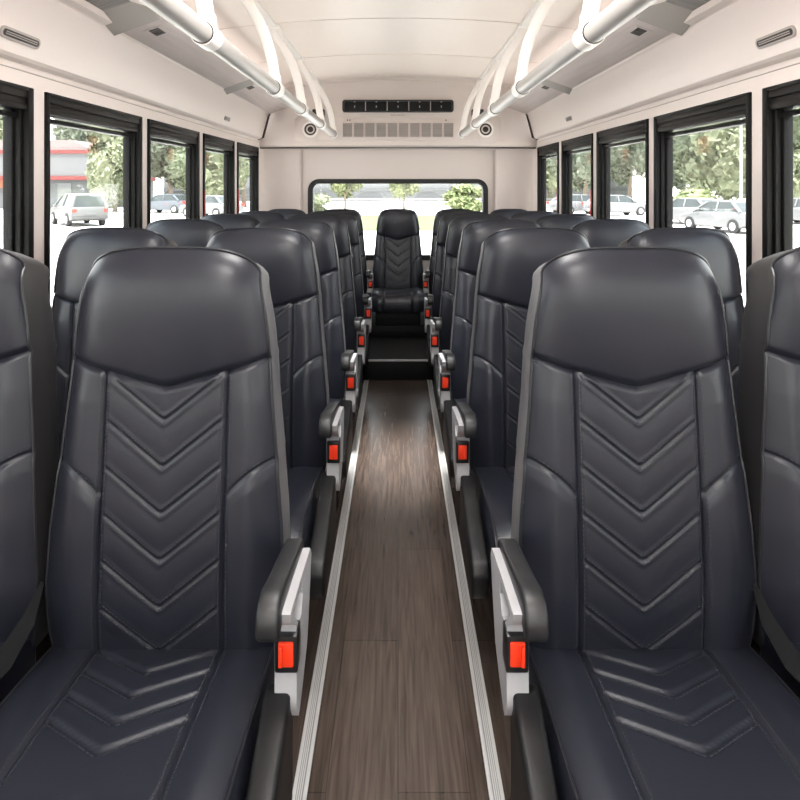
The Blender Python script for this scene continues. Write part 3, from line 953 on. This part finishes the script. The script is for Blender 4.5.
for ch in REARC.children:
    if ch.name.startswith('seat_cushion') or ch.name.startswith('seat_pan'): ch.location.z = .062
b = MB(); b.box(-.185, .185, -.41, .06, .2225, .326, .004); b.build('seat_riser', 'black', REARC)

ROWS = [(1.23, 0.0), (2.065, -.017), (2.755, -.026), (3.50, -.039), (4.29, -.056)]
ORD = ['front', 'second', 'third', 'fourth', 'fifth']
G = 'quilted passenger seats in rows'
used = set()
def place(src, loc, scale, label):
    o = src if src.name not in used else copy_tree(src)
    used.add(o.name); used.add(src.name)
    o.location = loc; o.scale = scale
    tag(o, label, 'seat', G)
    return o
for i, (y, dz) in enumerate(ROWS):
    for s in (-1, 1):
        side = 'left' if s < 0 else 'right'
        a = place(ROOT, (s * .455 + (.006 if i == 0 else 0), y, dz), (1 if s < 0 else -1, 1, 1), 'dark quilted leather seat with armrest beside the aisle, %s row, %s side' % (ORD[i], side))
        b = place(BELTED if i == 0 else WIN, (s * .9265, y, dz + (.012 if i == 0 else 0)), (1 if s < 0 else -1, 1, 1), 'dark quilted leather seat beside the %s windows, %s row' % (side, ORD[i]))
        for o, dz_ in ((a, dz), (b, dz + (.012 if i == 0 else 0))):
            for ch in o.children:
                if ch.name.split('.')[0] in ('leg', 'crossbar'):
                    if ch.name.split('.')[0] == 'leg': ch.location.z = -dz_; ch.scale.z = (.265 + dz_) / .265
RYW, RS, RDZ = 5.35, .93, 0.0
for s in (-1, 1):
    side = 'left' if s < 0 else 'right'
    place(REAR, (s * .478, RYW, RDZ), (s * -1 * .97, .95, RS), 'dark quilted leather seat with armrest just %s of the middle rear seat' % side)
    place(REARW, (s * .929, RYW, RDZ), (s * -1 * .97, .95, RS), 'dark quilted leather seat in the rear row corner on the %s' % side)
place(REARC, (0, RYW, RDZ), (.918, .95, RS), 'dark quilted leather seat in the middle of the rear row, facing down the aisle')
# bench base under the rear row
bb = MB(); bb.box(-1.12, 1.12, 4.965, 5.60, .13, .207, .004)
tag(bb.build('bench_base', 'black'), 'black bench base under the rear row of seats', 'base')

# ================================================================== OUTDOORS
GZ = -0.92
g = MB(); g.box(-160, 160, -80, 240, GZ - .1, GZ)
struct(g.build('ground', 'asphalt', smooth=False), 'pale parking lot pavement')
def at(px, d): return (px - 400) * d / F
def zat(py, d): return CAM_Z + (YH - py) * d / F
lw = MB(); lw.box(-7.5, 7.5, 31, 46, GZ - .02, GZ + .03)
o = lw.build('lawn', 'grass', smooth=False); tag(o, 'strip of green grass behind the bus', 'grass'); o['kind'] = 'stuff'

def leaf_mesh(name, rx, rz, n, leaf, m, seed, parent, blobs=14):
    rnd = random.Random(seed)
    b = MB()
    cl = []
    for k in range(blobs):
        a = rnd.uniform(0, 2 * PI); h = rnd.uniform(-.85, .9); rr = math.sqrt(max(0, 1 - h * h)) * rnd.uniform(.15, .75)
        cl.append((Vector((rx * rr * math.cos(a), rx * rr * math.sin(a), rz * h * .8)), rnd.uniform(.28, .5)))
    for c, r in cl:                       # dense inner masses
        bm = bmesh.new(); bmesh.ops.create_icosphere(bm, subdivisions=3, radius=1)
        for v in bm.verts:
            k = 1 + rnd.uniform(-.22, .22)
            v.co = c + Vector((v.co.x * rx * r * k * .8, v.co.y * rx * r * k * .8, v.co.z * rz * r * k * .8))
        b.bm(bm)
    for k in range(n):
        c, r = cl[rnd.randrange(len(cl))]
        d = Vector((rnd.gauss(0, 1), rnd.gauss(0, 1), rnd.gauss(0, 1))).normalized() * rnd.uniform(.7, 1.12)
        p = c + Vector((d.x * rx * r, d.y * rx * r, d.z * rz * r))
        t = Vector((rnd.gauss(0, 1), rnd.gauss(0, 1), rnd.gauss(0, 1))).normalized(); q = t.orthogonal().normalized()
        q = (q + t.cross(q) * rnd.uniform(-1, 1)).normalized()
        L_ = leaf * rnd.uniform(.6, 1.3)
        b.add([p - t * L_, p + q * L_ * .5, p + t * L_, p - q * L_ * .5], [(0, 1, 2, 3)])
    return b.build(name, m, parent, smooth=False)
TREES = {}
def tree(kind, x, y, h, label, r=None, group='trees beyond the windows', rz=0):
    spec = {'big': (1.0, .62, 'leafA', 9000, .024), 'dark': (.95, .66, 'leafB', 9000, .024), 'young': (.9, .6, 'leafC', 2200, .045)}[kind]
    t = thing('tree', label, 'tree', (x, y, GZ), rz, group)
    if kind not in TREES:
        base = .07 if kind != 'young' else .22
        tr = MB()
        tr.tube([(0, 0, 0), (.006, 0, .12), (-.004, .003, .26), (.0, 0, .5)], [.022, .016, .013, .008], 10)
        for k in range(5):
            a = k * 2.4; tr.tube([(0, 0, .24 + .04 * k), (.08 * math.cos(a), .08 * math.sin(a), .36 + .04 * k), (.16 * math.cos(a), .16 * math.sin(a), .46 + .05 * k)], [.008, .005, .003], 6)
        to = tr.build('trunk', 'bark', t)
        rx = .30; rzz = (1 - base) / 2
        f_ = leaf_mesh('foliage', rx, rzz, spec[3], spec[4] * .8, spec[2], len(TREES) * 11 + 3, t, 16)
        f_.location.z = base + rzz
        TREES[kind] = (to, f_)
    else:
        for o in TREES[kind]:
            c = o.copy(); COL.objects.link(c); c.parent = t
    rr = (r or h * .3) / (.30 * 1.0)
    t.scale = (rr, rr, h)
    return t
TL = [('big', 117, 52, 9.0, 2.6, 'leafy green tree right of the red striped building'),
      ('dark', 172, 76, 13, 5.0, 'broad dark tree seen through the left window by the third row'),
      ('big', 210, 54, 10, 3.6, 'green tree seen through the left window by the fourth row'),
      ('dark', 246, 62, 13, 3.6, 'tall green tree seen through the rearmost left window'),
      ('dark', 80, 84, 15, 5.0, 'grey-green tree rising behind the red striped building'),
      ('big', 5, 100, 18, 5.5, 'pale green tree far left behind the building roof'),
      ('big', 552, 74, 14, 4.4, 'green tree seen through the rearmost right window'),
      ('dark', 588, 60, 12, 3.6, 'dark green tree seen through the right window by the fourth row'),
      ('dark', 632, 80, 15, 4.4, 'broad green tree seen through the right window by the third row'),
      ('dark', 684, 60, 13, 4.0, 'dark tree behind the hedge at right'),
      ('big', 728, 52, 13, 4.4, 'large light green tree above the parked white cars'),
      ('big', 812, 44, 10, 3.4, 'green tree at the far right window'),
      ('dark', 770, 78, 17, 5.5, 'tall tree behind the parked cars at far right')]
for k_, (kd, px_, d_, h_, r_t, lb_) in enumerate(TL):
    tree(kd, at(px_, d_), d_, h_, lb_, r_t, rz=k_ * 1.3)
tree('young', at(347, 55), 55, 5.2, 'young tree behind the rear window, left one', 1.75, 'young trees behind the bus')
tree('young', at(406, 53), 53, 5.0, 'young tree behind the middle rear seat', 1.65, 'young trees behind the bus', 2)
sh = thing('shrub', 'bright green round shrub at the right end of the rear window', 'shrub', (at(470, 50), 50, GZ))
f_ = leaf_mesh('foliage', 1.9, 1.15, 1500, .16, 'leafC', 91, sh, 12); f_.location.z = 1.05
sh = thing('shrub', 'low grey-green shrub at the left end of the rear window', 'shrub', (at(322, 52), 52, GZ))
f_ = leaf_mesh('foliage', 1.5, .7, 900, .14, 'leafA', 92, sh, 9); f_.location.z = .65
hd = thing('hedge', 'clipped green hedge behind the parked white cars', 'hedge', (at(690, 46), 46, GZ))
f_ = leaf_mesh('foliage', 3.6, .8, 1800, .16, 'leafC', 93, hd, 20); f_.location.z = 1.0; f_.scale.y = .4; f_.scale.x = .7

# building with red stripes
bl = thing('building', 'low white and grey building with red stripes across the parking lot', 'building', (-42, 58, GZ))
X0b, X1b = -20, at(107, 58) + 42
b = MB(); b.box(X0b, X1b - .2, .3, 12, 0, zat(180, 58) - GZ); b.build('wall', 'bldggrey', bl, smooth=False)
b = MB(); b.box(X0b, X1b - .8, .2, 12, zat(180, 58) - GZ, zat(153, 58) - GZ); b.build('fascia', 'bldgwhite', bl, smooth=False)
b = MB(); b.box(X0b, X1b, 0, 12.2, zat(180, 58) - GZ, zat(176, 58) - GZ); b.build('red_stripe', 'bldgred', bl, smooth=False)
b = MB(); b.box(X0b, X1b - 1.1, 0.1, 12.2, zat(153.5, 58) - GZ, zat(150, 58) - GZ); b.build('red_stripe', 'bldgred', bl, smooth=False)
b = MB(); b.prism([(X0b, zat(150, 58) - GZ), (X1b - 1.1, zat(150, 58) - GZ), (X1b - 3.0, zat(140, 58) - GZ), (X0b, zat(140, 58) - GZ)], .2, 12, 'y'); b.build('roof', 'bldgpink', bl, smooth=False)
b = MB(); b.box(at(58, 58) + 42, at(72, 58) + 42, .24, .32, .3, 2.3); b.build('door', 'bldgwhite', bl, smooth=False)
b = MB(); b.box(X0b, at(20, 58) + 42, .16, .3, zat(188, 58) - GZ, zat(180, 58) - GZ); b.build('awning', 'bldgorange', bl, smooth=False)
def post(px, d, py, label, r=.09):
    b = MB(); h_ = zat(py, d) - GZ
    b.cyl((0, 0, .12), r * 2.2, .24, 'z', 12); b.tube([(0, 0, 0), (0, 0, h_)], [r, r * .7], 12)
    o = b.build('lamp_post', 'pole'); o.location = (at(px, d), d, GZ); tag(o, label, 'post', 'pale posts in the parking lot')
post(51, 46, 120, 'pale post in front of the red striped building')
post(743, 40, 60, 'tall pale post rising before the trees at right', .10)

# long low white building behind the bus
rb = thing('building', 'long white building with grey bands seen through the rear window', 'building', (0, 84, GZ))
b = MB(); b.box(-30, 30, 0, 10, 0, 4.2); b.build('wall', 'bldgwhite', rb, smooth=False)
for py0, py1 in ((191, 188), (199, 196)):
    b = MB(); b.box(-30, 30, -.15, 0, zat(py0, 84) - GZ, zat(py1, 84) - GZ); b.build('band', 'bldggrey', rb, smooth=False)
gr = thing('guard_rail', 'pale low rail between the lawn and the white building', 'rail', (0, 64, GZ))
b = MB(); b.box(-20, 20, -.04, .04, .62, .80, .01); b.build('beam', 'pole', gr)
for k in range(11):
    b = MB(); b.box(-20 + 4 * k - .06, -20 + 4 * k + .06, .04, .14, 0, .85); b.build('post', 'pole', gr, smooth=False)

# cars
def car(x, y, heading, paint, label, suv=False, grp='cars parked outside'):
    t = thing('car', label, 'car', (x, y, GZ), heading, grp)
    L, Wd = (4.5, .9) if suv else (4.4, .87)
    # side profile (length along +x is the nose)
    if suv:
        low = [(-2.22, .42), (-2.25, .75), (-2.2, 1.02), (-1.0, 1.06), (1.0, 1.02), (1.35, .98), (2.1, .88), (2.22, .7), (2.2, .38), (1.7, .28), (-1.8, .28)]
        cab = [(-2.12, 1.02), (-1.92, 1.60), (-1.6, 1.68), (.2, 1.68), (.5, 1.60), (1.25, 1.0)]
    else:
        low = [(-2.15, .45), (-2.2, .72), (-2.12, .95), (-1.3, .98), (.9, .93), (1.3, .88), (2.0, .76), (2.16, .6), (2.12, .34), (1.6, .24), (-1.7, .24)]
        cab = [(-1.75, .95), (-1.15, 1.36), (-.8, 1.43), (.1, 1.43), (.4, 1.37), (1.15, .9)]
    b = MB(); b.prism(low, -Wd, Wd, 'y', .09, seg=3); body = b.build('body', paint, t)
    b = MB()
    A = [(px, -Wd + .06 + .22 * (pz - 1) / .6, pz) for px, pz in cab]; B = [(px, Wd - .06 - .22 * (pz - 1) / .6, pz) for px, pz in cab]
    n = len(cab)
    b.add(A + B, [tuple(range(n))[::-1], tuple(range(n, 2 * n))] + [(i, (i + 1) % n, n + (i + 1) % n, n + i) for i in range(n)])
    b.build('cabin_glass', 'carglass', t, smooth=False)
    b = MB()
    top = cab[1:5]; yw = Wd - .06 - .22 * (cab[2][1] - 1) / .6 + .015
    b.prism([(px, pz + .012) for px, pz in top] + [(top[-1][0] - .05, top[-1][1] - .06), (top[0][0] + .05, top[0][1] - .06)], -yw, yw, 'y', .03)
    def pillar(p, q, w_):
        for s in (-1, 1):
            yy = lambda z_: s * (Wd - .06 - .22 * (z_ - 1) / .6 + .012)
            b.tube([(p[0], yy(p[1]), p[1]), (q[0], yy(q[1]), q[1])], w_, 8)
    pillar(cab[0], cab[1], .07); pillar(cab[5], cab[4], .05); pillar((-.3, .98), (-.3, cab[2][1] - .02), .045)
    b.build('roof', paint, t)
    rad = .35 if suv else .32
    for wx in (-1.35, 1.38):
        for s in (-1, 1):
            b = MB(); yv = s * (Wd - .07)
            b.tube([(wx, yv - .11, rad), (wx, yv - .10, rad), (wx, yv + .10, rad), (wx, yv + .11, rad)], [rad * .85, rad, rad, rad * .85], 20)
            wo = b.build('wheel', 'tyre', t)
            b = MB(); b.tube([(wx, yv + s * .09, rad), (wx, yv + s * .118, rad)], [rad * .62, rad * .55], 14); b.build('rim', 'rim', wo)
    xr = low[1][0]
    for s in (-1, 1):
        b = MB(); b.box(xr - .012, xr + .16, *sorted((s * (Wd - .24), s * (Wd - .01))), .74, .93, .02); b.build('taillight', 'taillight', t)
        b = MB(); b.box(.72, .86, *sorted((s * (Wd - .02), s * (Wd + .13))), .97, 1.08, .03); b.build('mirror', paint, t)
    b = MB(); b.box(xr - .05, xr + .25, -Wd + .03, Wd - .03, .36, .52, .04); b.build('bumper', 'bumper' if suv else paint, t)
    b = MB(); b.box(xr - .02, xr + .03, -.24, .24, .60, .72, .01); b.build('number_plate', 'bldgwhite', t)
    return t
def carpx(px, d, hd, paint, label, suv=False): return car(at(px, d), d, math.radians(hd), paint, label, suv)
carpx(80, 35.5, 131, 'carsilver', 'silver sport utility car parked before the red striped building', True)
carpx(169, 50, 160, 'cargrey', 'blue-grey car parked beyond the left window by the third row')
carpx(213, 44, 150, 'carwhite', 'white car parked beyond the left window by the fourth row')
carpx(728, 30.5, 106, 'carwhite', 'white hatchback parked nearest at right, rear towards the bus')
carpx(693, 36, 112, 'carwhite', 'white car parked just left of the nearest white hatchback')
carpx(581, 48, 20, 'carwhite', 'white car seen sideways through the right window by the fourth row')
carpx(618, 46, 15, 'carwhite', 'pale car seen through the right window by the third row')
carpx(806, 36, 100, 'carwhite', 'white car at the far right edge, beside the front window')
